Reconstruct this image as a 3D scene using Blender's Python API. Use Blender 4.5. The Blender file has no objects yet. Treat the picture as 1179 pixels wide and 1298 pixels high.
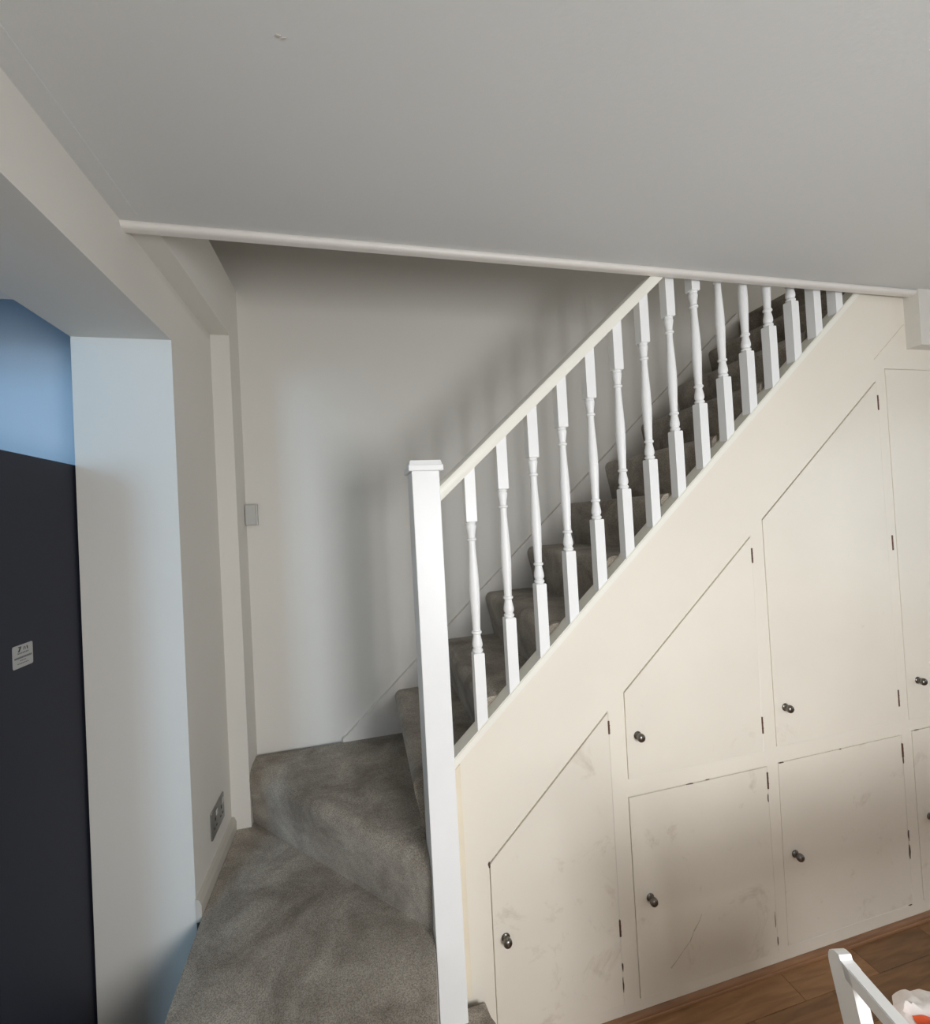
import bpy, bmesh, math, random
from mathutils import Vector, Matrix, noise

random.seed(7)
scene = bpy.context.scene
COL = scene.collection

# ------------------------------------------------------------------ camera
F_PX, IMG_W, IMG_H = 567.74, 1179, 1298
yaw, pitch, roll = (math.radians(a) for a in (13.3305, 0.9408, -3.11))
fwd = Vector((math.sin(yaw) * math.cos(pitch), math.cos(yaw) * math.cos(pitch), math.sin(pitch)))
r0 = Vector((math.cos(yaw), -math.sin(yaw), 0))
u0 = r0.cross(fwd)
right = math.cos(roll) * r0 + math.sin(roll) * u0
up = -math.sin(roll) * r0 + math.cos(roll) * u0
cam_data = bpy.data.cameras.new('camera')
cam_data.sensor_fit = 'HORIZONTAL'
cam_data.sensor_width = 36.0
cam_data.lens = F_PX / IMG_W * 36.0
cam_data.clip_start = 0.02
cam = bpy.data.objects.new('camera', cam_data)
COL.objects.link(cam)
M3 = Matrix((right, up, -fwd)).transposed()
cam.matrix_world = Matrix.Translation((0, -1.25, 1.544)) @ M3.to_4x4()
scene.camera = cam

# ------------------------------------------------------------------ world, lights, exposure
world = bpy.data.worlds.new('world')
scene.world = world
world.use_nodes = True
bg = world.node_tree.nodes['Background']
bg.inputs[0].default_value = (0.62, 0.78, 1.0, 1)
bg.inputs[1].default_value = 1.0


def area_light(name, loc, target, sx, sy, power, color):
    ld = bpy.data.lights.new(name, 'AREA')
    ld.shape = 'RECTANGLE'
    ld.size, ld.size_y, ld.energy, ld.color = sx, sy, power, color
    lo = bpy.data.objects.new(name, ld)
    COL.objects.link(lo)
    lo.location = loc
    d = Vector(target) - Vector(loc)
    lo.rotation_euler = d.to_track_quat('-Z', 'Y').to_euler()
    return lo


# daylight in the back and kitchen windows; side and landing lamps are added fill
area_light('daylight_back_window', (0.80, -2.50, 1.30), (0.62, 0, 0.62), 0.60, 0.9, 41.5, (0.985, 0.99, 1.0))
area_light('added_side_fill', (3.70, -1.5, 1.45), (0, -1.5, 1.45), 1.3, 1.1, 4.0, (1.0, 0.98, 0.95))  # added lamp outside an unseen side window, lifts the lower doors
area_light('daylight_kitchen_window', (-1.92, -2.76, 1.92), (-1.92, 0, 1.92), 0.7, 0.85, 31, (0.42, 0.71, 1.0))
area_light('added_landing_fill', (3.55, -0.5, 3.7), (0, -0.3, 3.4), 0.9, 1.0, 12, (1.0, 0.97, 0.93))  # added lamp with no window around it, lifts the dark stairwell top

scene.view_settings.view_transform = 'Standard'
scene.view_settings.look = 'None'
scene.view_settings.exposure = 0.0
scene.view_settings.gamma = 1.0
scene.view_settings.use_curve_mapping = False
scene.cycles.use_denoising = True
scene.cycles.max_bounces = 10
scene.cycles.diffuse_bounces = 8
scene.cycles.sample_clamp_indirect = 6.0


# ------------------------------------------------------------------ helpers
def srgb(r, g, b):
    def f(c):
        c /= 255.0
        return c / 12.92 if c <= 0.04045 else ((c + 0.055) / 1.055) ** 2.4
    return (f(r), f(g), f(b), 1.0)


def material(name, col, rough=0.6, var=0.0, vscale=4.0, bump=0.0, bscale=120.0, metallic=0.0, col2=None, spec=0.5,
             stretch=(1, 1, 1), detail=5.0):
    m = bpy.data.materials.new(name)
    m.use_nodes = True
    nt = m.node_tree
    b = nt.nodes['Principled BSDF']
    b.inputs['Roughness'].default_value = rough
    b.inputs['Metallic'].default_value = metallic
    b.inputs['Specular IOR Level'].default_value = spec
    b.inputs['Base Color'].default_value = col
    tc = nt.nodes.new('ShaderNodeTexCoord')
    mp = nt.nodes.new('ShaderNodeMapping')
    mp.inputs['Scale'].default_value = stretch
    nt.links.new(tc.outputs['Object'], mp.inputs['Vector'])
    if var > 0 or col2:
        n = nt.nodes.new('ShaderNodeTexNoise')
        n.inputs['Scale'].default_value = vscale
        n.inputs['Detail'].default_value = detail
        nt.links.new(mp.outputs[0], n.inputs['Vector'])
        rp = nt.nodes.new('ShaderNodeValToRGB')
        rp.color_ramp.elements[0].position = 0.3
        rp.color_ramp.elements[1].position = 0.7
        c2 = col2 or tuple(c * (1 + var) for c in col[:3]) + (1,)
        c1 = col if col2 else tuple(c * (1 - var) for c in col[:3]) + (1,)
        rp.color_ramp.elements[0].color = c1
        rp.color_ramp.elements[1].color = c2
        nt.links.new(n.outputs['Fac'], rp.inputs['Fac'])
        nt.links.new(rp.outputs['Color'], b.inputs['Base Color'])
    if bump > 0:
        n2 = nt.nodes.new('ShaderNodeTexNoise')
        n2.inputs['Scale'].default_value = bscale
        n2.inputs['Detail'].default_value = 3
        nt.links.new(tc.outputs['Object'], n2.inputs['Vector'])
        bp = nt.nodes.new('ShaderNodeBump')
        bp.inputs['Strength'].default_value = bump
        bp.inputs['Distance'].default_value = 0.004
        nt.links.new(n2.outputs['Fac'], bp.inputs['Height'])
        nt.links.new(bp.outputs[0], b.inputs['Normal'])
    return m


def obj(name, bm, mat, parent=None, smooth=False):
    me = bpy.data.meshes.new(name)
    bmesh.ops.recalc_face_normals(bm, faces=bm.faces)
    bm.to_mesh(me)
    bm.free()
    if mat:
        me.materials.append(mat)
    if smooth:
        for p in me.polygons:
            p.use_smooth = True
        try:
            me.set_sharp_from_angle(angle=math.radians(40))
        except Exception:
            pass
    o = bpy.data.objects.new(name, me)
    COL.objects.link(o)
    if parent:
        o.parent = parent
    return o


def empty(name, loc=(0, 0, 0)):
    o = bpy.data.objects.new(name, None)
    COL.objects.link(o)
    o.location = loc
    return o


def tag(o, label, cat, group=None):
    o['label'] = label
    o['category'] = cat
    if group:
        o['group'] = group
    return o


def struct(o, label=None):
    o['kind'] = 'structure'
    if label:
        o['label'] = label
    return o


def add_box(bm, x0, x1, y0, y1, z0, z1, bev=0.0, seg=2):
    vs = [bm.verts.new((x, y, z)) for x in (x0, x1) for y in (y0, y1) for z in (z0, z1)]
    q = [(0, 1, 3, 2), (4, 6, 7, 5), (0, 4, 5, 1), (2, 3, 7, 6), (0, 2, 6, 4), (1, 5, 7, 3)]
    fs = [bm.faces.new([vs[i] for i in f]) for f in q]
    if bev > 0:
        es = list({e for f in fs for e in f.edges})
        bmesh.ops.bevel(bm, geom=es, offset=bev, segments=seg, profile=0.5, affect='EDGES')
    return bm


def add_prism(bm, pts, a0, a1, axis='y', pts2=None, bev_edges=None):
    """pts: outline (u,v); extruded along axis from a0 to a1. axis y: (x,z), z: (x,y), x: (y,z)"""
    def P(p, a):
        return {'y': (p[0], a, p[1]), 'z': (p[0], p[1], a), 'x': (a, p[0], p[1])}[axis]
    A = [bm.verts.new(P(p, a0)) for p in pts]
    B = [bm.verts.new(P(p, a1)) for p in (pts2 or pts)]
    n = len(pts)
    bm.faces.new(A)
    bm.faces.new(B[::-1])
    for i in range(n):
        bm.faces.new([A[i], B[i], B[(i + 1) % n], A[(i + 1) % n]])
    return A, B


def add_lathe(bm, prof, cx=0, cy=0, cz=0, seg=20, axis='z'):
    rings = []
    for r, h in prof:
        ring = []
        for k in range(seg):
            t = 2 * math.pi * k / seg
            a, b = r * math.cos(t), r * math.sin(t)
            ring.append(bm.verts.new((cx + a, cy + b, cz + h) if axis == 'z' else (cx + a, cy - h, cz + b)))
        rings.append(ring)
    for i in range(len(rings) - 1):
        for k in range(seg):
            k2 = (k + 1) % seg
            bm.faces.new([rings[i][k], rings[i][k2], rings[i + 1][k2], rings[i + 1][k]])
    bm.faces.new(rings[0][::-1])
    bm.faces.new(rings[-1])
    return bm


def box_obj(name, x0, x1, y0, y1, z0, z1, mat, parent=None, bev=0.0):
    bm = bmesh.new()
    add_box(bm, x0, x1, y0, y1, z0, z1, bev)
    return obj(name, bm, mat, parent)


def boxes_obj(name, boxes, mat, parent=None):
    bm = bmesh.new()
    for b in boxes:
        add_box(bm, *b)
    return obj(name, bm, mat, parent)


# ------------------------------------------------------------------ materials
M_WALL = material('wall_paint', srgb(216, 213, 206), 0.75, var=0.02, vscale=1.5, bump=0.06, bscale=60)
M_CEIL = material('ceiling_paint', srgb(206, 207, 206), 0.85, var=0.02, vscale=1.0, bump=0.12, bscale=90)
M_KITCHEN = material('kitchen_wall_paint', srgb(208, 223, 236), 0.8, var=0.02, vscale=1.2)
M_WHITE = material('white_gloss_paint', srgb(241, 242, 242), 0.38, var=0.015, vscale=8, bump=0.04, bscale=40)
M_BEADING = material('off_white_beading_paint', srgb(222, 218, 212), 0.45, var=0.03, vscale=12, bump=0.05, bscale=60)
M_CREAM = material('cream_gloss_paint', srgb(238, 236, 226), 0.4, var=0.02, vscale=10, bump=0.05, bscale=40)
M_FRAME = material('cupboard_paint', srgb(233, 227, 214), 0.36, var=0.025, vscale=3, bump=0.05, bscale=30)
M_YELLOWED = material('yellowed_paint', srgb(231, 221, 200), 0.45, var=0.04, vscale=9)
M_GREYSKIRT = material('grey_skirting_paint', srgb(190, 184, 174), 0.5, var=0.03, vscale=6)
M_DARK = material('charcoal_enamel', srgb(30, 33, 46), 0.6, var=0.04, vscale=3)
M_SEAL = material('black_rubber', srgb(14, 14, 16), 0.7, var=0.05)
M_METAL = material('brushed_pewter', srgb(120, 116, 110), 0.28, metallic=1.0, var=0.12, vscale=20)
M_HINGE = material('rusty_hinge_metal', srgb(104, 78, 66), 0.55, metallic=0.4, var=0.3, vscale=60)
M_CHIP = material('bare_wood_chip', srgb(88, 70, 58), 0.8, var=0.3, vscale=90)
M_SCUFF = material('grey_scuff', srgb(196, 184, 168), 0.6, var=0.15, vscale=70)
M_PLATE = material('brushed_steel_plate', srgb(150, 150, 148), 0.35, metallic=0.9, var=0.08, vscale=30)
M_STICKER = material('sticker_paper', srgb(168, 168, 166), 0.6, var=0.03)
M_INK = material('sticker_ink', srgb(34, 34, 36), 0.7, var=0.05)
M_INK2 = material('sticker_faded_ink', srgb(98, 98, 100), 0.7, var=0.05)
M_CHAIR = material('white_chair_paint', srgb(238, 238, 236), 0.35, var=0.02, vscale=10)
M_PLASTIC = material('white_plastic', srgb(188, 187, 182), 0.45, var=0.03)


def carpet_material():
    m = bpy.data.materials.new('grey_brown_carpet')
    m.use_nodes = True
    nt = m.node_tree
    b = nt.nodes['Principled BSDF']
    b.inputs['Roughness'].default_value = 0.95
    b.inputs['Specular IOR Level'].default_value = 0.1
    b.inputs['Sheen Weight'].default_value = 0.25
    b.inputs['Sheen Roughness'].default_value = 0.6
    g = nt.nodes.new('ShaderNodeNewGeometry')
    n1 = nt.nodes.new('ShaderNodeTexNoise')       # trodden patches
    n1.inputs['Scale'].default_value = 5.5
    n1.inputs['Detail'].default_value = 6
    n1.inputs['Roughness'].default_value = 0.62
    n1.inputs['Distortion'].default_value = 0.7
    n2 = nt.nodes.new('ShaderNodeTexNoise')       # tufts
    n2.inputs['Scale'].default_value = 330
    n2.inputs['Detail'].default_value = 2
    nt.links.new(g.outputs['Position'], n1.inputs['Vector'])
    nt.links.new(g.outputs['Position'], n2.inputs['Vector'])
    r1 = nt.nodes.new('ShaderNodeValToRGB')
    r1.color_ramp.elements[0].position = 0.34
    r1.color_ramp.elements[1].position = 0.66
    r1.color_ramp.elements[0].color = srgb(122, 112, 99)
    r1.color_ramp.elements[1].color = srgb(182, 173, 159)
    nt.links.new(n1.outputs['Fac'], r1.inputs['Fac'])
    r2 = nt.nodes.new('ShaderNodeValToRGB')
    r2.color_ramp.elements[0].position = 0.32
    r2.color_ramp.elements[1].position = 0.68
    r2.color_ramp.elements[0].color = (0.52, 0.52, 0.52, 1)
    r2.color_ramp.elements[1].color = (1.25, 1.25, 1.25, 1)
    nt.links.new(n2.outputs['Fac'], r2.inputs['Fac'])
    mx = nt.nodes.new('ShaderNodeMix')
    mx.data_type = 'RGBA'
    mx.blend_type = 'MULTIPLY'
    mx.inputs[0].default_value = 1.0
    nt.links.new(r1.outputs['Color'], mx.inputs[6])
    nt.links.new(r2.outputs['Color'], mx.inputs[7])
    nt.links.new(mx.outputs[2], b.inputs['Base Color'])
    bp = nt.nodes.new('ShaderNodeBump')
    bp.inputs['Strength'].default_value = 0.7
    bp.inputs['Distance'].default_value = 0.004
    nt.links.new(n2.outputs['Fac'], bp.inputs['Height'])
    nt.links.new(bp.outputs[0], b.inputs['Normal'])
    return m


def door_material(name, lo, hi, amt):
    m = bpy.data.materials.new(name)
    m.use_nodes = True
    nt = m.node_tree
    b = nt.nodes['Principled BSDF']
    b.inputs['Roughness'].default_value = 0.33
    g = nt.nodes.new('ShaderNodeNewGeometry')
    n1 = nt.nodes.new('ShaderNodeTexNoise')
    n1.inputs['Scale'].default_value = 2.2
    n1.inputs['Detail'].default_value = 3
    nt.links.new(g.outputs['Position'], n1.inputs['Vector'])
    r1 = nt.nodes.new('ShaderNodeValToRGB')
    r1.color_ramp.elements[0].position = 0.3
    r1.color_ramp.elements[1].position = 0.7
    r1.color_ramp.elements[0].color = srgb(228, 222, 209)
    r1.color_ramp.elements[1].color = srgb(236, 230, 217)
    nt.links.new(n1.outputs['Fac'], r1.inputs['Fac'])
    # patchy scuffs and grubby finger marks
    n2 = nt.nodes.new('ShaderNodeTexNoise')
    n2.inputs['Scale'].default_value = 7.0
    n2.inputs['Detail'].default_value = 9
    n2.inputs['Roughness'].default_value = 0.7
    n2.inputs['Distortion'].default_value = 0.6
    nt.links.new(g.outputs['Position'], n2.inputs['Vector'])
    r2 = nt.nodes.new('ShaderNodeValToRGB')
    r2.color_ramp.elements[0].position = lo
    r2.color_ramp.elements[1].position = hi
    r2.color_ramp.elements[0].color = (0, 0, 0, 1)
    r2.color_ramp.elements[1].color = (amt, amt, amt, 1)
    nt.links.new(n2.outputs['Fac'], r2.inputs['Fac'])
    mx = nt.nodes.new('ShaderNodeMix')
    mx.data_type = 'RGBA'
    nt.links.new(r2.outputs['Color'], mx.inputs[0])
    nt.links.new(r1.outputs['Color'], mx.inputs[6])
    mx.inputs[7].default_value = srgb(182, 168, 150)
    nt.links.new(mx.outputs[2], b.inputs['Base Color'])
    n3 = nt.nodes.new('ShaderNodeTexNoise')
    n3.inputs['Scale'].default_value = 14
    n3.inputs['Detail'].default_value = 2
    nt.links.new(g.outputs['Position'], n3.inputs['Vector'])
    bp = nt.nodes.new('ShaderNodeBump')
    bp.inputs['Strength'].default_value = 0.08
    bp.inputs['Distance'].default_value = 0.01
    nt.links.new(n3.outputs['Fac'], bp.inputs['Height'])
    nt.links.new(bp.outputs[0], b.inputs['Normal'])
    return m


def wood_material(name, c1, c2, rough=0.42):
    m = bpy.data.materials.new(name)
    m.use_nodes = True
    nt = m.node_tree
    b = nt.nodes['Principled BSDF']
    b.inputs['Roughness'].default_value = rough
    g = nt.nodes.new('ShaderNodeNewGeometry')
    oi = nt.nodes.new('ShaderNodeObjectInfo')
    mp = nt.nodes.new('ShaderNodeMapping')
    mp.inputs['Scale'].default_value = (3.0, 30.0, 30.0)
    add = nt.nodes.new('ShaderNodeVectorMath')
    add.operation = 'MULTIPLY_ADD'
    cmb = nt.nodes.new('ShaderNodeCombineXYZ')
    nt.links.new(oi.outputs['Random'], cmb.inputs[0])
    nt.links.new(oi.outputs['Random'], cmb.inputs[1])
    nt.links.new(cmb.outputs[0], add.inputs[0])
    add.inputs[1].default_value = (17, 9, 0)
    nt.links.new(g.outputs['Position'], add.inputs[2])
    nt.links.new(add.outputs[0], mp.inputs['Vector'])
    n = nt.nodes.new('ShaderNodeTexNoise')
    n.inputs['Scale'].default_value = 1.6
    n.inputs['Detail'].default_value = 6
    n.inputs['Distortion'].default_value = 0.8
    nt.links.new(mp.outputs[0], n.inputs['Vector'])
    r = nt.nodes.new('ShaderNodeValToRGB')
    r.color_ramp.elements[0].position = 0.3
    r.color_ramp.elements[1].position = 0.72
    r.color_ramp.elements[0].color = c1
    r.color_ramp.elements[1].color = c2
    nt.links.new(n.outputs['Fac'], r.inputs['Fac'])
    hs = nt.nodes.new('ShaderNodeHueSaturation')
    mr = nt.nodes.new('ShaderNodeMapRange')
    mr.inputs[3].default_value = 0.75
    mr.inputs[4].default_value = 1.2
    nt.links.new(oi.outputs['Random'], mr.inputs[0])
    nt.links.new(mr.outputs[0], hs.inputs['Value'])
    nt.links.new(r.outputs['Color'], hs.inputs['Color'])
    nt.links.new(hs.outputs['Color'], b.inputs['Base Color'])
    return m


M_CARPET = carpet_material()
M_DOOR = door_material('worn_cupboard_paint', .63, .8, .45)
M_DOOR_SCUFFED = door_material('scuffed_cupboard_paint', .57, .74, .55)
M_PLANK = wood_material('brown_laminate', srgb(122, 88, 58), srgb(160, 120, 82))
M_BEAD = wood_material('brown_beading', srgb(120, 86, 60), srgb(152, 114, 82))
M_SUBFLOOR = material('dark_subfloor', srgb(60, 46, 36), 0.8, var=0.1)

# ------------------------------------------------------------------ setting
XL = -0.52            # face of the left wall
XI = -0.777           # kitchen face of the left wall
YF = 0.76             # far wall behind the stairs
ZC = 2.305            # ceiling
FZ = -0.002           # floor
YE = -0.03            # edge of the ceiling at the stairwell
RX = 3.6              # right wall
BY = -2.45            # wall behind the camera
KY = -2.7             # far end of the kitchen
ZU = 4.7              # upstairs ceiling

floor = struct(boxes_obj('floor', [(-2.75, RX + .15, KY - .15, YF, FZ - .08, FZ - .006)], M_SUBFLOOR))
PW = 0.098
row = 0
y = -0.002
plank_meshes = {}
while y > -1.15:
    x = 0.15 - random.uniform(0.05, 0.35)
    while x < 2.9:
        L = random.choice((0.30, 0.42, 0.55))
        if L not in plank_meshes:
            bm = bmesh.new()
            add_box(bm, 0.0006, L - 0.0006, -PW + 0.0005, -0.0005, -0.006, 0.0, 0.0007, 1)
            o = obj('plank', bm, M_PLANK, floor)
            plank_meshes[L] = o.data
        else:
            o = bpy.data.objects.new('plank', plank_meshes[L])
            COL.objects.link(o)
            o.parent = floor
        o.location = (x, y, FZ)
        x += L
    y -= PW
    row += 1
# plain laminate beyond the planks that can be told apart
rest = boxes_obj('laminate', [(-2.75, 0.15, KY, YF, FZ - .006, FZ - .0005), (-2.75, RX, BY, -1.15 - PW, FZ - .006, FZ - .0005),
                              (2.9, RX, -1.15 - PW, YF, FZ - .006, FZ - .0005)], M_PLANK, floor)

ceiling = struct(boxes_obj('ceiling', [(XL, RX, BY, YE, ZC, 2.53)], M_CEIL))
for pts in ([(-.090, -.5325), (-.085, -.531), (-.081, -.5335), (-.087, -.5345)], [(-.083, -.5285), (-.075, -.5305), (-.073, -.5325), (-.080, -.531)]):
    bm = bmesh.new()
    add_prism(bm, pts, ZC - .0015, ZC, 'z')
    obj('paint_flake', bm, M_GREYSKIRT, ceiling)
# boxed strip of the ceiling along the left wall
struct(boxes_obj('trim_1', [(XL, -0.474, BY, YE + .002, ZC - .002, ZC)], M_CEIL))
# rounded bead on the ceiling edge
bm = bmesh.new()
pr = [(YE + .012, ZC + .004)]
for k in range(0, 9):
    t = math.pi * (0.5 + k / 8.0)
    pr.append((YE - .002 + .012 * math.cos(t), ZC - .0085 + .0105 * math.sin(t)))
pr.append((YE + .012, ZC - .019))
add_prism(bm, pr, XL, 2.049, 'x')
struct(obj('trim_2', bm, M_BEADING, smooth=True))
# the edge of the floor above, on the left of the stairwell, and the post that carries it
struct(boxes_obj('trim_3', [(XL - .25, -0.453, YE, YF, 2.302, 2.545)], M_WALL))
struct(boxes_obj('trim_4', [(XL, -0.453, 0.62, YF, 0.30, 2.302)], M_GREYSKIRT if False else M_WALL))

# left wall with the opening to the kitchen: far pier, beam, near pier
struct(boxes_obj('wall_left', [(XI, XL, 0.24, YF, FZ, ZC), (XI, XL, -0.57, 0.24, 2.127, ZC),
                               (XI, XL, KY, -0.57, FZ, 2.5)], M_WALL))
# far wall behind the stairs, two storeys high
struct(boxes_obj('wall_back', [(-3.0, RX + .1, YF, YF + .12, FZ - .08, ZU)], M_WALL))
struct(boxes_obj('wall_right', [(RX, RX + .12, BY, -2.2, FZ, ZC), (RX, RX + .12, -0.8, YF, FZ, ZC),
                                (RX, RX + .12, -2.2, -0.8, FZ, 0.85), (RX, RX + .12, -2.2, -0.8, 2.05, ZC)], M_WALL))
struct(boxes_obj('wall_front', [(XL, 0.44, BY - .12, BY, FZ, ZC), (1.16, RX + .1, BY - .12, BY, FZ, ZC),
                                (0.44, 1.16, BY - .12, BY, FZ, 0.75), (0.44, 1.16, BY - .12, BY, 1.82, ZC)], M_WALL))
# window frames of the room (behind the camera)
for nm, bxs in (('window_1', [(0.44, 0.485, BY - .07, BY - .02, .75, 1.82), (1.115, 1.16, BY - .07, BY - .02, .75, 1.82),
                              (0.485, 1.115, BY - .07, BY - .02, .75, .80), (0.485, 1.115, BY - .07, BY - .02, 1.77, 1.82)]),
                ('window_2', [(RX + .02, RX + .08, -2.2, -2.15, .85, 2.05), (RX + .02, RX + .08, -.85, -.8, .85, 2.05),
                              (RX + .02, RX + .08, -2.15, -.85, .85, .9), (RX + .02, RX + .08, -2.15, -.85, 2.0, 2.05)])):
    struct(boxes_obj(nm, bxs, M_WHITE))
struct(boxes_obj('window_3', [(-2.31, -2.27, KY - .05, KY - .01, 1.45, 2.39), (-1.57, -1.53, KY - .05, KY - .01, 1.45, 2.39),
                              (-2.27, -1.57, KY - .05, KY - .01, 1.45, 1.49), (-2.27, -1.57, KY - .05, KY - .01, 2.35, 2.39)], M_WHITE))
# kitchen beyond the opening
struct(boxes_obj('wall_kitchen', [(-2.7, XI, 0.62, YF, FZ, 2.5), (-2.7, -2.6, KY, 0.62, FZ, 2.5)], M_KITCHEN), 'pale blue kitchen walls')
struct(boxes_obj('wall_kitchen_front', [(-2.7, -2.31, KY - .1, KY, FZ, 2.5), (-1.53, XI, KY - .1, KY, FZ, 2.5),
                                        (-2.31, -1.53, KY - .1, KY, FZ, 1.45), (-2.31, -1.53, KY - .1, KY, 2.39, 2.5)], M_KITCHEN))
struct(boxes_obj('wall_kitchen_bulkhead', [(-2.6, XI, -0.10, 0.024, 2.127, 2.5)], M_CEIL))
struct(boxes_obj('ceiling_kitchen', [(-2.7, XI, KY, YF, 2.5, 2.56)], M_CEIL))
# the storey above, closed
struct(boxes_obj('wall_upstairs', [(-3.0, -2.9, -1.6, YF, 2.5, ZU), (RX, RX + .1, -1.6, YF, 2.5, ZU), (-3.0, RX, -1.7, -1.6, 2.5, ZU)], M_WALL))
struct(boxes_obj('ceiling_upstairs', [(-3.0, RX + .1, -1.7, YF, ZU, ZU + .1)], M_CEIL))
struct(boxes_obj('floor_upstairs', [(-3.0, XL - .25, -1.6, YF, 2.46, 2.545), (2.08, RX, YE, YF, 2.36, 2.545)], M_WALL))
# baseboard along the left wall on the lower winder, with a chipped white end
bm = bmesh.new()
add_prism(bm, [(XL, .41), (XL + .016, .41), (XL + .016, .458), (XL + .009, .474), (XL, .476)], .236, .62, 'y')
bb = struct(obj('baseboard_left', bm, M_GREYSKIRT))
# square downstand beside the stairs on the right
struct(boxes_obj('trim_5', [(2.048, RX, -0.047, 0.0, 2.097, ZC)], M_WALL))

# ------------------------------------------------------------------ staircase
RISE, GO = 0.1935, 0.2156
stairs = tag(empty('staircase', (0, 0, 0)), 'carpeted staircase with winder steps turning up to the right', 'staircase')


def step_z(n):
    return {1: .211, 2: .425, 3: .632}.get(n, .82 + RISE * (n - 4))


def carpet_lump(o, amp=0.003, sc=7.0):
    for v in o.data.vertices:
        d = noise.noise(Vector(v.co) * sc)
        v.co += v.normal * d * amp


# straight flight, steps 4-13
step_mesh = None
for n in range(4, 14):
    zt = step_z(n)
    xr = 0.145 + GO * (n - 4)
    if step_mesh is None:
        bm = bmesh.new()
        prof = [(0.0, -RISE - .004), (-.016, -.11), (-.0285, -.050)]
        for k in range(0, 8):
            t = math.radians(188 - 98 * k / 7.0)
            prof.append((-.003 + .0285 * math.cos(t), -.0285 + .0285 * math.sin(t)))
        prof += [(GO * .5, .001), (GO + .012, 0.0), (GO + .012, -.03), (.03, -.03), (.03, -RISE - .004)]
        add_prism(bm, prof, 0.046, 0.735, 'y')
        o = obj('step', bm, M_CARPET, stairs, smooth=True)
        step_mesh = o.data
    else:
        o = bpy.data.objects.new('step', step_mesh)
        COL.objects.link(o)
        o.parent = stairs
    o.location = (xr, 0, zt)
# first and second step and the kite winder
bm = bmesh.new()
A, B = add_prism(bm, [(-.50, -.86), (.17, -.86), (.27, -.74), (.288, -.5), (.286, -.08), (.276, -.006), (-.50, -.006)], FZ, .211, 'z')
bmesh.ops.bevel(bm, geom=[e for e in bm.edges if all(abs(v.co.z - .211) < 1e-5 for v in e.verts)], offset=.018, segments=4, affect='EDGES')
obj('winder_step', bm, M_CARPET, stairs, smooth=True)
bm = bmesh.new()
A, B = add_prism(bm, [(-.497, -.60), (.085, -.60), (.112, -.25), (.1405, -.058), (.1405, .06), (.1405, .70), (-.452, .70), (-.452, .6195), (-.503, .6195), (-.503, .2385), (-.497, .2385)], .211, .425, 'z')
ed = [e for e in bm.edges if all(abs(v.co.z - .425) < 1e-5 for v in e.verts)
      and (all(abs(v.co.x + .497) < 1e-4 for v in e.verts) or all(abs(v.co.y + .60) < 1e-4 for v in e.verts))]
bmesh.ops.bevel(bm, geom=ed, offset=.024, segments=5, affect='EDGES')
obj('winder_step', bm, M_CARPET, stairs, smooth=True)
bm = bmesh.new()
low = [(-.4525, .652), (.1405, -.004), (.1405, .05), (.150, .735), (-.4525, .735)]
top = [(-.4525, .612), (.1405, -.046), (.1405, .05), (.150, .735), (-.4525, .735)]
A, B = add_prism(bm, low, .42, .632, 'z', top)
bm.verts.ensure_lookup_table()
ed = [e for e in bm.edges if {e.verts[0], e.verts[1]} == {B[0], B[1]}]
bmesh.ops.bevel(bm, geom=ed, offset=.045, segments=8, profile=0.5, affect='EDGES')
obj('winder_step', bm, M_CARPET, stairs, smooth=True)


def sl(x, c):
    return c + 0.9 * x


# wall string: white board following the flight on the far wall
bm = bmesh.new()
add_prism(bm, [(-.112, .60), (-.112, .645), (-.098, sl(-.098, .742)), (2.04, sl(2.04, .742)), (2.04, sl(2.04, .742) - .5), (.25, .60)], .735, YF, 'y')
obj('wall_string', bm, M_BEADING, stairs)
# outer string behind the cupboard face
bm = bmesh.new()
add_prism(bm, [(.2175, sl(.2175, .40)), (.2175, sl(.2175, .645)), (2.04, sl(2.04, .645)), (2.04, sl(2.04, .40))], .0205, .045, 'y')
obj('outer_string', bm, M_WHITE, stairs)

# ------------------------------------------------------------------ banister
ban = tag(empty('banister', (0.18, 0, 0.215)), 'white painted stair banister with turned balusters and square newel post', 'banister')
OFF = Vector((0.18, 0, 0.215))


def under(o, parent, off):
    o.parent = parent
    o.location = Vector(o.location) - off
    return o


bm = bmesh.new()
add_box(bm, .1418, .2168, -.060, .048, .211, 1.680, .002, 2)
nw = under(obj('newel_post', bm, M_WHITE), ban, OFF)
bm = bmesh.new()
add_box(bm, .1335, .2285, -.064, .058, 1.680, 1.697, .003, 2)
vs = [(.1365, -.061, 1.697), (.2255, -.061, 1.697), (.2255, .055, 1.697), (.1365, .055, 1.697)]
A = [bm.verts.new(v) for v in vs]
B = [bm.verts.new((.180 + (v[0] - .180) * .93, -.003 + (v[1] + .003) * .93, 1.709)) for v in vs]
bm.faces.new(B)
bm.faces.new(A[::-1])
for i in range(4):
    bm.faces.new([A[i], A[(i + 1) % 4], B[(i + 1) % 4], B[i]])
cp = obj('newel_cap', bm, M_WHITE, nw)
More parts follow.
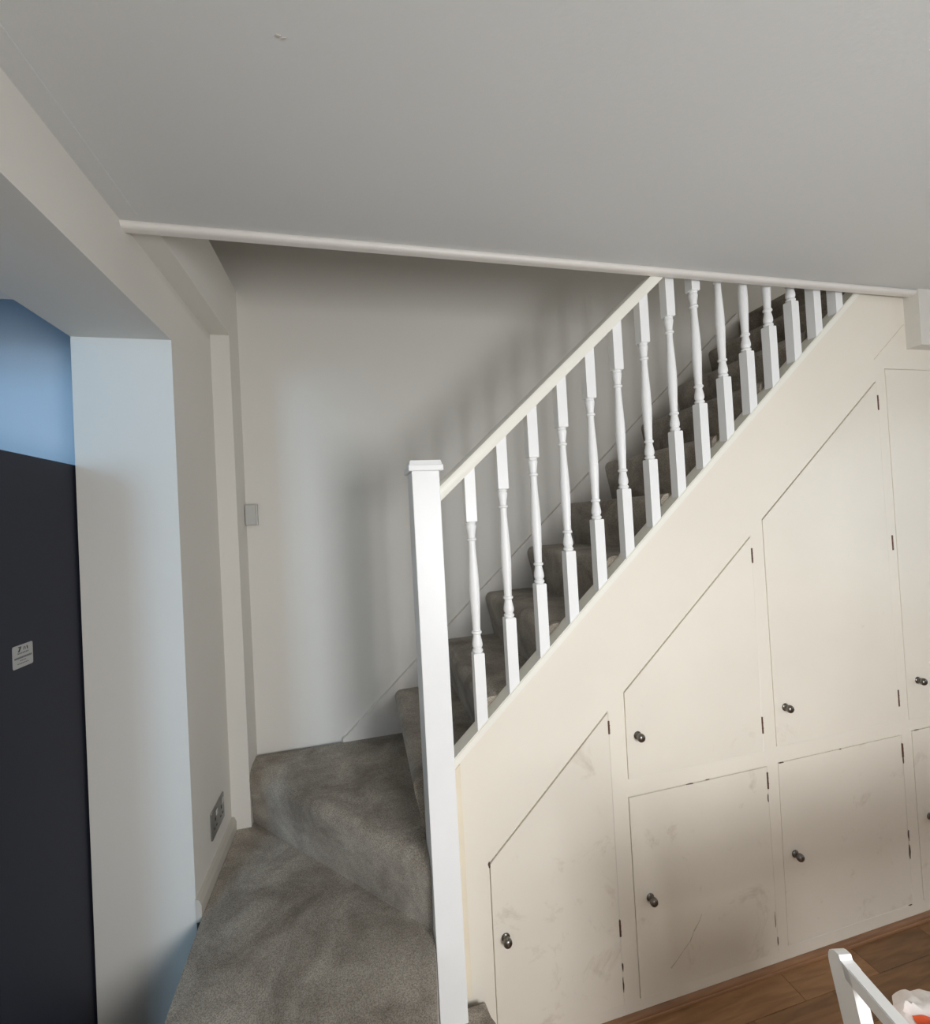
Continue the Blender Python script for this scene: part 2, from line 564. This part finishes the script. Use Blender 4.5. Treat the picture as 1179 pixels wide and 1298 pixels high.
# handrail
bm = bmesh.new()
hp = [(-.012, 0.0), (-.015, .012), (-.017, .028), (-.013, .042), (.0, .050), (.016, .053), (.032, .050), (.045, .042), (.049, .028), (.047, .012), (.044, 0.0)]
x0, x1 = .2165, 2.03
n = len(hp)
ringA = [bm.verts.new((x0, p[0], sl(x0, 1.396) + p[1])) for p in hp]
ringB = [bm.verts.new((x1, p[0], sl(x1, 1.396) + p[1])) for p in hp]
for i in range(n):
    j = (i + 1) % n
    bm.faces.new([ringA[i], ringB[i], ringB[j], ringA[j]])
bm.faces.new(ringA[::-1])
bm.faces.new(ringB)
under(obj('handrail', bm, M_CREAM, smooth=True), ban, OFF)
# base rail
bm = bmesh.new()
x0, x1 = .2165, 1.852
add_prism(bm, [(x0, sl(x0, .645)), (x0, sl(x0, .673)), (x1, sl(x1, .673)), (x1, sl(x1, .645))], -.006, .052, 'y')
bmesh.ops.bevel(bm, geom=[e for e in bm.edges if abs(e.verts[0].co.x - e.verts[1].co.x) > .5], offset=.0025, segments=2, affect='EDGES')
under(obj('base_rail', bm, M_CREAM), ban, OFF)


def baluster_mesh():
    bm = bmesh.new()
    h = .0158
    def sq(z0l, z0r, z1l, z1r, ch_top, ch_bot):
        ring = []
        for sx, sy in ((-h, -h), (h, -h), (h, h), (-h, h)):
            ring.append((sx, sy))
        a = [bm.verts.new((sx, sy, z0l if sx < 0 else z0r)) for sx, sy in ring]
        b = [bm.verts.new((sx, sy, z1l if sx < 0 else z1r)) for sx, sy in ring]
        bm.faces.new(a[::-1])
        bm.faces.new(b)
        for i in range(4):
            bm.faces.new([a[i], a[(i + 1) % 4], b[(i + 1) % 4], b[i]])
        if ch_top:
            bmesh.ops.bevel(bm, geom=[e for e in bm.edges if e.verts[0] in b and e.verts[1] in b], offset=.002, segments=1, affect='EDGES')
        if ch_bot:
            bmesh.ops.bevel(bm, geom=[e for e in bm.edges if e.verts[0] in a and e.verts[1] in a], offset=.002, segments=1, affect='EDGES')
    sq(0.0, .0284, .217, .217, True, False)
    sq(.594, .594, .7225, .7225 + .0284, False, True)
    prof = [(.0115, .2165), (.0125, .2185), (.0152, .2205), (.0156, .2235), (.0148, .2265), (.0122, .2285), (.0122, .231), (.0146, .2345), (.0152, .240),
            (.0146, .247), (.0128, .256), (.0110, .265), (.0106, .2695), (.0122, .2705), (.0146, .2725), (.0148, .2755), (.0138, .2785), (.0112, .280),
            (.0116, .290), (.0126, .318), (.0140, .350), (.0149, .378), (.0151, .402), (.0146, .428), (.0133, .458), (.0116, .490), (.0104, .518),
            (.0101, .538), (.0124, .5395), (.0142, .5415), (.0143, .5445), (.0126, .547), (.0106, .5485), (.0110, .555), (.0126, .566),
            (.0144, .576), (.0149, .5815), (.0140, .5855), (.0124, .5875), (.0136, .589), (.0145, .5915), (.0120, .5945)]
    add_lathe(bm, prof, seg=18)
    return bm


bal0 = None
for i in range(15):
    xl = .299 + .1010 * i + (0.003 if i > 11 else 0)
    if bal0 is None:
        o = obj('baluster', baluster_mesh(), M_WHITE, ban, smooth=True)
        bal0 = o.data
    else:
        o = bpy.data.objects.new('baluster', bal0)
        COL.objects.link(o)
        o.parent = ban
    o.location = Vector((xl + .0158, .0135, sl(xl, .673) - .0005)) - OFF

# ------------------------------------------------------------------ cupboard under the stairs
cup = tag(empty('understairs_cupboard', (1.2, 0, 0)), 'cream painted built-in cupboard with plank doors filling the space under the stairs', 'cupboard')
cup['label'] = 'cream painted built-in cupboard with flush doors and knobs under the stairs'
COFF = Vector((1.2, 0, 0))

DOORS = {   # outer opening corners (x, z), counter-clockwise from bottom left; knob; hinges (z); part label
    'd1': ([(.308, .052), (.709, .052), (.7115, .938), (.311, .566)], (.3475, .349), [(.865, .905), (.255, .305)], 'narrow lowest door with a sloping top edge'),
    'u2': ([(.765, .715), (1.278, .715), (1.281, 1.441), (.767, .985)], (.807, .846), [(1.345, 1.395), (.775, .83)], 'upper middle door with a sloping top edge'),
    'l2': ([(.762, .052), (1.285, .052), (1.285, .666), (.762, .664)], (.817, .347), [(.590, .645), ], 'square lower door with a diagonal scratch'),
    'u3': ([(1.328, .721), (1.887, .7205), (1.887, 1.979), (1.329, 1.490)], (1.3745, .849), [(1.865, 1.92), (.775, .835)], 'tallest door with a sloping top edge'),
    'l3': ([(1.324, .058), (1.889, .060), (1.889, .672), (1.330, .669)], (1.377, .355), [(.590, .64)], 'square lower door with scuffs near its foot'),
    'u4': ([(1.927, .7185), (2.45, .7185), (2.45, 2.021), (1.929, 2.021)], (1.9845, .8575), [], 'tall square-topped door at the right'),
    'l4': ([(1.938, .060), (2.45, .060), (2.45, .679), (1.936, .679)], (1.996, .356), [], 'lower door at the right'),
}


def curve_panel(name, outlines, y0, y1, mat, parent):
    cu = bpy.data.curves.new(name + '_tmp', 'CURVE')
    cu.dimensions = '2D'
    cu.fill_mode = 'BOTH'
    cu.extrude = (y1 - y0) / 2
    for pts in outlines:
        s = cu.splines.new('POLY')
        s.points.add(len(pts) - 1)
        for p, (a, b) in zip(s.points, pts):
            p.co = (a, b, 0, 1)
        s.use_cyclic_u = True
    tmp = bpy.data.objects.new(name + '_tmp', cu)
    me = bpy.data.meshes.new_from_object(tmp)
    bpy.data.objects.remove(tmp)
    bpy.data.curves.remove(cu)
    for v in me.vertices:
        x_, z_, d_ = v.co
        v.co = (x_, (y0 + y1) / 2 + d_, z_)
    bm = bmesh.new()
    bm.from_mesh(me)
    bmesh.ops.remove_doubles(bm, verts=bm.verts, dist=1e-5)
    bpy.data.meshes.remove(me)
    return obj(name, bm, mat, parent)


outer = [(.2185, FZ), (3.0, FZ), (3.0, ZC - .001), (1.842, ZC - .001), (.2185, sl(.2185, .646))]
fr = curve_panel('face_frame', [outer] + [d[0] for d in DOORS.values()], 0.0, .02, M_FRAME, cup)
fr.location = -COFF
# yellowed fillet beside the newel
bm = bmesh.new()
add_prism(bm, [(.218, .211), (.242, .211), (.242, sl(.242, .640)), (.218, sl(.218, .640))], -.0025, .0, 'y')
o = obj('corner_fillet', bm, M_YELLOWED, cup)
o.location = -COFF
# joint of the string board near the ceiling, a thin raised lip
bm = bmesh.new()
add_prism(bm, [(1.885, 2.052), (2.046, 2.192), (2.046, 2.196), (1.882, 2.054)], -.0025, .0, 'y')
o = obj('board_lip', bm, M_FRAME, cup)
o.location = -COFF


def inset(pts, ds):
    """shrink a polygon by a distance per edge (edge i: pts[i] -> pts[i+1])"""
    n = len(pts)
    lines = []
    for i in range(n):
        a, b = Vector(pts[i]), Vector(pts[(i + 1) % n])
        d = (b - a).normalized()
        nrm = Vector((-d.y, d.x))
        lines.append((a + nrm * ds[i], d))
    out = []
    for i in range(n):
        (p, d), (q, e) = lines[i - 1], lines[i]
        den = d.x * e.y - d.y * e.x
        t = ((q.x - p.x) * e.y - (q.y - p.y) * e.x) / den
        out.append(tuple(p + d * t))
    return out


knob_prof = [(.0125, 0.0), (.0128, .0015), (.0118, .003), (.0092, .0045), (.0082, .008), (.0088, .0105), (.0112, .0125), (.0128, .0155), (.0132, .0190),
             (.0126, .0225), (.0104, .0255), (.0066, .0275), (.002, .0282)]
knob_mesh = None
for key, (pts, kn, hinges, lab) in DOORS.items():
    sloped = key in ('d1', 'u2', 'u3')
    ds = (.0015, .0026, .0052 if sloped else .0036, .0030)     # bottom, hinge side, top, knob side
    ip = inset(pts, ds)
    bm = bmesh.new()
    add_prism(bm, ip, -.0005 if key != 'l3' else .001, .018, 'y')
    d = obj('door', bm, M_DOOR_SCUFFED if key[0] in 'dl' else M_DOOR, cup)
    d.location = -COFF
    d['label'] = lab
    if knob_mesh is None:
        bm = bmesh.new()
        add_lathe(bm, knob_prof, seg=24, axis='y')
        k = obj('knob', bm, M_METAL, d, smooth=True)
        knob_mesh = k.data
        k['label'] = 'round pewter door knob'
    else:
        k = bpy.data.objects.new('knob', knob_mesh)
        COL.objects.link(k)
        k.parent = d
        k['label'] = 'round pewter door knob'
    k.location = (kn[0], 0.0, kn[1])
    # hinges: two thin knuckles at the right-hand stile
    (bx, bz), (tx, tz) = ip[1], ip[2]
    for (z0, z1) in hinges:
        f = ((z0 + z1) / 2 - bz) / (tz - bz)
        hx = bx + (tx - bx) * f
        bm = bmesh.new()
        add_box(bm, hx - .0015, hx + .0045, -.0022, .006, z0, z1, .0008, 1)
        for t in (.33, .67):
            zz = z0 + (z1 - z0) * t
            add_box(bm, hx - .0019, hx + .0049, -.0026, .004, zz - .0006, zz + .0006)
        obj('hinge', bm, M_HINGE, d)
    # chips of paint along worn edges
    chips = {'d1': [(.7095, .165, .006, .03), (.7085, .11, .005, .05), (.311, .560, .008, .02)],
             'l2': [(1.2835, .09, .0045, .035), (1.278, .16, .003, .055), (1.281, .56, .005, .03), (.985, .663, .035, .004), (1.05, .6645, .02, .003)],
             'l3': [(1.888, .585, .005, .045), (1.889, .31, .005, .05), (1.889, .25, .006, .06), (1.345, .667, .025, .005), (1.60, .669, .012, .003), (1.875, .061, .02, .003)],
             'l4': [(1.96, .678, .03, .003)], 'u3': [(1.887, 1.885, .005, .03)]}.get(key, [])
    for (cx, cz, w, hh) in chips:
        bm = bmesh.new()
        rnd = random.Random(int(cx * 1000 + cz * 777))
        m = 9
        out = [(cx + w / 2 * math.cos(2 * math.pi * i / m) * rnd.uniform(.5, 1.15), cz + hh / 2 * math.sin(2 * math.pi * i / m) * rnd.uniform(.6, 1.1)) for i in range(m)]
        add_prism(bm, out, -.0012, .0, 'y')
        obj('paint_chip', bm, M_CHIP, d)
    if key == 'l2':
        bm = bmesh.new()
        prev = None
        seq = [(.875, .115), (.90, .135), (.925, .158), (.95, .178), (.965, .205), (.985, .228), (.998, .25)]
        for a, b in zip(seq[:-1], seq[1:]):
            wv = Vector((b[0] - a[0], b[1] - a[1])).normalized()
            nv = Vector((-wv.y, wv.x)) * random.uniform(.0008, .0022)
            add_prism(bm, [(a[0] - nv.x, a[1] - nv.y), (b[0] - nv.x * .4, b[1] - nv.y * .4), (b[0] + nv.x * .4, b[1] + nv.y * .4), (a[0] + nv.x, a[1] + nv.y)], -.0011, 0, 'y')
        obj('scratch', bm, M_SCUFF, d)
# the odd hinge on the stile between the tall doors
bm = bmesh.new()
add_box(bm, 1.9065, 1.9125, -.002, .006, 1.345, 1.40, .0008, 1)
o = obj('hinge', bm, M_HINGE, cup)
o.location = -COFF
# brown beading where the cupboard meets the floor
bm = bmesh.new()
qp = [(0.0, FZ), (-.014, FZ), (-.014, FZ + .005), (-.0128, FZ + .0075), (-.0115, FZ + .0085), (-.0115, FZ + .012), (-.009, FZ + .017), (-.005, FZ + .0205), (0.0, FZ + .022)]
add_prism(bm, [(p[0] - .0003, p[1]) for p in qp], .31, 2.9, 'x')
struct(obj('baseboard_right', bm, M_BEAD, smooth=True))

# ------------------------------------------------------------------ tall dark appliance beyond the opening
fx, fy0, fy1, fz = -.783, -.082, .45, 1.760
fr_ = tag(empty('tall_fridge', (-1.08, .07, FZ)), 'tall charcoal fridge-like appliance with a small sticker beyond the opening', 'appliance')
FO = Vector((-1.08, .07, FZ))
bm = bmesh.new()
add_box(bm, -1.38, fx, fy0, fy1, FZ + .02, fz, .003, 2)
under(obj('body', bm, M_DARK), fr_, FO)
bm = bmesh.new()
add_box(bm, -1.38, fx, fy0 - .068, fy0 - .008, FZ + .06, fz - .004, .006, 2)
dr = under(obj('door', bm, M_DARK), fr_, FO)
bm = bmesh.new()
add_box(bm, -1.375, fx - .004, fy0 - .008, fy0, FZ + .06, fz - .006)
under(obj('door_seal', bm, M_SEAL), fr_, FO)
for sx in (-1.34, fx - .04):
    for sy in (fy0 + .03, fy1 - .03):
        bm = bmesh.new()
        add_box(bm, sx - .015, sx + .015, sy - .015, sy + .015, FZ, FZ + .02)
        under(obj('foot', bm, M_SEAL), fr_, FO)
# sticker on the side
bm = bmesh.new()
sy0, sy1, sz0, sz1 = -.012, .053, 1.2555, 1.3080
r_ = .004
outl = []
for cx, cz, a0 in ((sy1 - r_, sz1 - r_, 0), (sy0 + r_, sz1 - r_, 90), (sy0 + r_, sz0 + r_, 180), (sy1 - r_, sz0 + r_, 270)):
    for k in range(4):
        a = math.radians(a0 + 30 * k)
        outl.append((cx + r_ * math.cos(a), cz + r_ * math.sin(a)))
add_prism(bm, outl, fx, fx + .0006, 'x')
st = under(obj('sticker', bm, M_STICKER), fr_, FO)
st['label'] = 'small pale sticker with dark mark and lines of print'


def mark(pts, mat):
    bm = bmesh.new()
    for q in pts:
        add_prism(bm, q, fx + .0006, fx + .0008, 'x')
    return obj('print', bm, mat, st)


def S(u, v):            # sticker coordinates 0..1
    return (sy0 + (sy1 - sy0) * u, sz0 + (sz1 - sz0) * v)


mark([[S(.25, .70), S(.33, .70), S(.43, .92), S(.38, .93)], [S(.27, .90), S(.33, .87), S(.36, .92), S(.30, .93)],
      [S(.68, .88), S(.72, .89), S(.76, .74), S(.72, .73)]], M_INK)
mark([[S(.52, .74), S(.56, .74), S(.58, .88), S(.54, .88)], [S(.62, .74), S(.65, .74), S(.62, .88), S(.59, .88)]]
     + [[S(.24 + .08 * i, .60), S(.29 + .08 * i, .60), S(.29 + .08 * i, .66), S(.24 + .08 * i, .66)] for i in range(7)]
     + [[S(.08 + .072 * i, .40), S(.14 + .072 * i, .40), S(.14 + .072 * i, .48), S(.08 + .072 * i, .48)] for i in range(12)]
     + [[S(.34 + .08 * i, .29), S(.40 + .08 * i, .29), S(.40 + .08 * i, .325), S(.34 + .08 * i, .325)] for i in range(4)]
     + [[S(.22 + .08 * i, .16), S(.28 + .08 * i, .16), S(.28 + .08 * i, .20), S(.22 + .08 * i, .20)] for i in range(7)], M_INK2)

# ------------------------------------------------------------------ socket on the left wall, small box on the far wall
so = tag(empty('wall_socket', (XL, .455, .585)), 'brushed metal double wall socket above the baseboard beside the winder step', 'socket')
SO = Vector((XL, .455, .585))
bm = bmesh.new()
add_box(bm, XL, XL + .006, .388, .520, .541, .628, .002, 2)
under(obj('plate', bm, M_PLATE), so, SO)
for yc in (.421, .487):
    bm = bmesh.new()
    add_box(bm, XL + .006, XL + .0085, yc + .006, yc + .022, .600, .618, .001, 1)
    under(obj('rocker_switch', bm, M_PLASTIC), so, SO)
    bm = bmesh.new()
    add_box(bm, XL + .006, XL + .0066, yc - .003, yc + .003, .588, .598)
    add_box(bm, XL + .006, XL + .0066, yc - .015, yc - .007, .566, .570)
    add_box(bm, XL + .006, XL + .0066, yc + .007, yc + .015, .566, .570)
    under(obj('pin_holes', bm, M_SEAL), so, SO)
jb = tag(empty('junction_box', (-.43, YF, 1.61)), 'small white junction box in the corner of the far wall', 'box')
JO = Vector((-.43, YF, 1.61))
bm = bmesh.new()
add_box(bm, -.4525, -.406, YF - .022, YF, 1.566, 1.654, .002, 2)
under(obj('body', bm, M_PLASTIC), jb, JO)
bm = bmesh.new()
add_box(bm, -.4505, -.412, YF - .030, YF - .022, 1.570, 1.650, .002, 2)
under(obj('cover', bm, M_PLASTIC), jb, JO)

# ------------------------------------------------------------------ white chair, lower right
ch = tag(empty('white_chair', (.9, -.88, FZ)), 'white painted wooden chair seen over its slatted back, near the floor', 'chair')
ch['label'] = 'white painted wooden chair with an open back beside the cupboard'
CO = Vector((.9, -.88, FZ))
# back frame lies in a plane raked in x; rows along direction dv
P0 = Vector((.678, -.6805, .852))          # top of the far post
dv = Vector((-.221, -.975, 0)).normalized()  # along the top rail towards the near post
nv = Vector((dv.y, -dv.x, 0))              # outward (towards -x)
if nv.x > 0:
    nv = -nv
rk = Vector((-nv.x * .17, -nv.y * .17, -1.0)).normalized()  # down the raked post
W, T = .38, .019


def slab(bm, p, a, b, c, la, lb, lc, bev=.002):
    """box with corner p and edge vectors a*la, b*lb, c*lc"""
    vs = []
    for i in (0, 1):
        for j in (0, 1):
            for k_ in (0, 1):
                vs.append(bm.verts.new(p + a * la * i + b * lb * j + c * lc * k_))
    q = [(0, 1, 3, 2), (4, 6, 7, 5), (0, 4, 5, 1), (2, 3, 7, 6), (0, 2, 6, 4), (1, 5, 7, 3)]
    fs = [bm.faces.new([vs[i] for i in f]) for f in q]
    if bev:
        bmesh.ops.bevel(bm, geom=list({e for f in fs for e in f.edges}), offset=bev, segments=2, affect='EDGES')


def post(bm, p, length, flip=False):
    """back post with a rounded top, p = top outer corner on the -x face"""
    w = .036
    prof = []
    for k in range(0, 7):
        t = math.pi * (1 - k / 12.0)
        prof.append((.020 + .027 * math.cos(t), -.036 + .0395 * math.sin(t)))
    prof += [(.0215, 0.0036), (.0225, -.004), (w, -.0045), (w, -length), (-.007, -length)]
    if flip:
        prof = [(w - u_, v_) for u_, v_ in prof]
    A = [bm.verts.new(p + dv * u_ + rk * (-v_)) for u_, v_ in prof]
    B = [bm.verts.new(p + dv * u_ + rk * (-v_) - nv * T) for u_, v_ in prof]
    m = len(prof)
    bm.faces.new(A)
    bm.faces.new(B[::-1])
    for i in range(m):
        bm.faces.new([A[i], B[i], B[(i + 1) % m], A[(i + 1) % m]])


bm = bmesh.new()
post(bm, P0, .862)
under(obj('back_post', bm, M_CHAIR), ch, CO)
bm = bmesh.new()
post(bm, P0 + dv * (W - .036), .862, True)
under(obj('back_post', bm, M_CHAIR), ch, CO)
bm = bmesh.new()
slab(bm, P0 + dv * .0222 + rk * .0042, dv, rk, -nv, W - .0444, .028, T, .0015)
under(obj('top_rail', bm, M_CHAIR), ch, CO)
bm = bmesh.new()
slab(bm, P0 + dv * .034 + rk * .20, dv, rk, -nv, W - .068, .035, T)
under(obj('cross_rail', bm, M_CHAIR), ch, CO)
seat_p = P0 + rk * ((.852 - .452) / -rk.z)
seat_p.z = .452
bm = bmesh.new()
slab(bm, seat_p, dv, Vector((0, 0, -1)), -nv, W, .025, .40, .005)
under(obj('seat', bm, M_CHAIR), ch, CO)
for u_ in (0.0, W - .036):
    bm = bmesh.new()
    pp = seat_p + dv * u_ - nv * .365
    slab(bm, Vector((pp.x, pp.y, .427)), dv, Vector((0, 0, -1)), -nv, .036, .427 - FZ, .034, .003)
    under(obj('front_leg', bm, M_CHAIR), ch, CO)

# ------------------------------------------------------------------ white table the chair stands at (only its corner is near the frame)
tb = tag(empty('dining_table', (1.5, -1.12, FZ)), 'white painted dining table under the crumpled bag beside the chair', 'table')
TO = Vector((1.5, -1.12, FZ))
TX0, TX1, TY0, TY1, TZ = .745, 2.3, -1.22, -.705, .735
bm = bmesh.new()
add_box(bm, TX0, TX1, TY0, TY1, TZ - .025, TZ, .004, 2)
under(obj('tabletop', bm, M_CHAIR), tb, TO)
for nm, bx in (('apron', (TX0 + .05, TX1 - .05, TY1 - .07, TY1 - .05, TZ - .11, TZ - .025)), ('apron', (TX0 + .05, TX1 - .05, TY0 + .05, TY0 + .07, TZ - .11, TZ - .025)),
               ('apron', (TX0 + .05, TX0 + .07, TY0 + .07, TY1 - .07, TZ - .11, TZ - .025)), ('apron', (TX1 - .07, TX1 - .05, TY0 + .07, TY1 - .07, TZ - .11, TZ - .025)),
               ('leg', (TX0 + .03, TX0 + .09, TY1 - .09, TY1 - .03, FZ, TZ - .025)), ('leg', (TX1 - .09, TX1 - .03, TY1 - .09, TY1 - .03, FZ, TZ - .025)),
               ('leg', (TX0 + .03, TX0 + .09, TY0 + .03, TY0 + .09, FZ, TZ - .025)), ('leg', (TX1 - .09, TX1 - .03, TY0 + .03, TY0 + .09, FZ, TZ - .025))):
    bm = bmesh.new()
    add_box(bm, *bx, .002, 1)
    under(obj(nm, bm, M_CHAIR), tb, TO)

# ------------------------------------------------------------------ crumpled white bag on the table corner
def bag_material():
    m = bpy.data.materials.new('white_plastic_bag')
    m.use_nodes = True
    nt = m.node_tree
    b = nt.nodes['Principled BSDF']
    b.inputs['Roughness'].default_value = 0.4
    g = nt.nodes.new('ShaderNodeTexCoord')
    n = nt.nodes.new('ShaderNodeTexNoise')
    n.inputs['Scale'].default_value = 16
    n.inputs['Detail'].default_value = 4
    nt.links.new(g.outputs['Object'], n.inputs['Vector'])
    r = nt.nodes.new('ShaderNodeValToRGB')
    r.color_ramp.elements[0].color = srgb(240, 216, 206)
    r.color_ramp.elements[1].color = srgb(246, 240, 236)
    r.color_ramp.elements[0].position = .35
    r.color_ramp.elements[1].position = .6
    nt.links.new(n.outputs['Fac'], r.inputs['Fac'])
    nt.links.new(r.outputs['Color'], b.inputs['Base Color'])
    return m


M_BAG = bag_material()
M_ORANGE = material('orange_print', srgb(238, 98, 46), 0.45, var=0.1, vscale=30)
bc = Vector((.812, -.808, TZ))
bag = tag(empty('plastic_bag', bc), 'crumpled pinkish white plastic bag with orange print beside the white chair', 'bag')


def bag_edge(a):
    c, d = math.cos(a), math.sin(a)
    return .098 * (1 + .16 * noise.noise(Vector((c * 1.6, d * 1.6, 2.2))) + .08 * noise.noise(Vector((c * 6, d * 6, 4))))


def bag_z(x, y):
    a = math.atan2(y / 1.25, x / .95)
    s_ = min(1.0, math.hypot(x / .95, y / 1.25) / bag_edge(a))
    q = Vector((x, y, 0))
    w = Vector((noise.noise(q * 16), noise.noise(q * 16 + Vector((5, 2, 1))), 0)) * .022
    r1 = 1 - abs(noise.noise((q + w) * 20 + Vector((0, 0, 3.3)))) * 2.6       # sharp folds
    r2 = 1 - abs(noise.noise((q + w) * 46 + Vector((1, 0, 8.1)))) * 2.4
    dome = 1 - s_ ** 2.4
    z_ = .010 + (.016 * r1 + .007 * r2) * (.45 + .55 * dome) + .026 * dome
    z_ = max(z_, .004)
    if s_ > .86:
        z_ *= max(0.0, (1 - s_) / .14) ** .6
    return max(z_, .0004)


bm = bmesh.new()
NR, NU = 34, 120
rings = []
for j in range(1, NR + 1):
    ring = []
    for i in range(NU):
        a = 2 * math.pi * i / NU
        rr = bag_edge(a) * j / NR
        x_, y_ = rr * math.cos(a) * .95, rr * math.sin(a) * 1.25
        ring.append(bm.verts.new((x_, y_, bag_z(x_, y_))))
    rings.append(ring)
for j in range(NR - 1):
    for i in range(NU):
        bm.faces.new([rings[j][i], rings[j][(i + 1) % NU], rings[j + 1][(i + 1) % NU], rings[j + 1][i]])
c_ = bm.verts.new((0, 0, bag_z(0, 0)))
for i in range(NU):
    bm.faces.new([c_, rings[0][i], rings[0][(i + 1) % NU]])
bm.faces.new(rings[-1][::-1])
obj('bag_body', bm, M_BAG, bag, smooth=True)
# orange print: a patch of the same crumpled surface lifted a hair off it
bm = bmesh.new()
N_ = 14
pc, pu, pv = Vector((-.024, .066)), Vector((.030, -.022)), Vector((.007, .014))
gr = []
for j in range(N_ + 1):
    row_ = []
    for i in range(N_ + 1):
        p = pc + pu * (i / N_ - .5) + pv * (j / N_ - .5)
        row_.append(bm.verts.new((p.x, p.y, bag_z(p.x, p.y) + .0012)))
    gr.append(row_)
for j in range(N_):
    for i in range(N_):
        bm.faces.new([gr[j][i], gr[j][i + 1], gr[j + 1][i + 1], gr[j + 1][i]])
o = obj('orange_print', bm, M_ORANGE, bag, smooth=True)
o['label'] = 'orange printed patch'
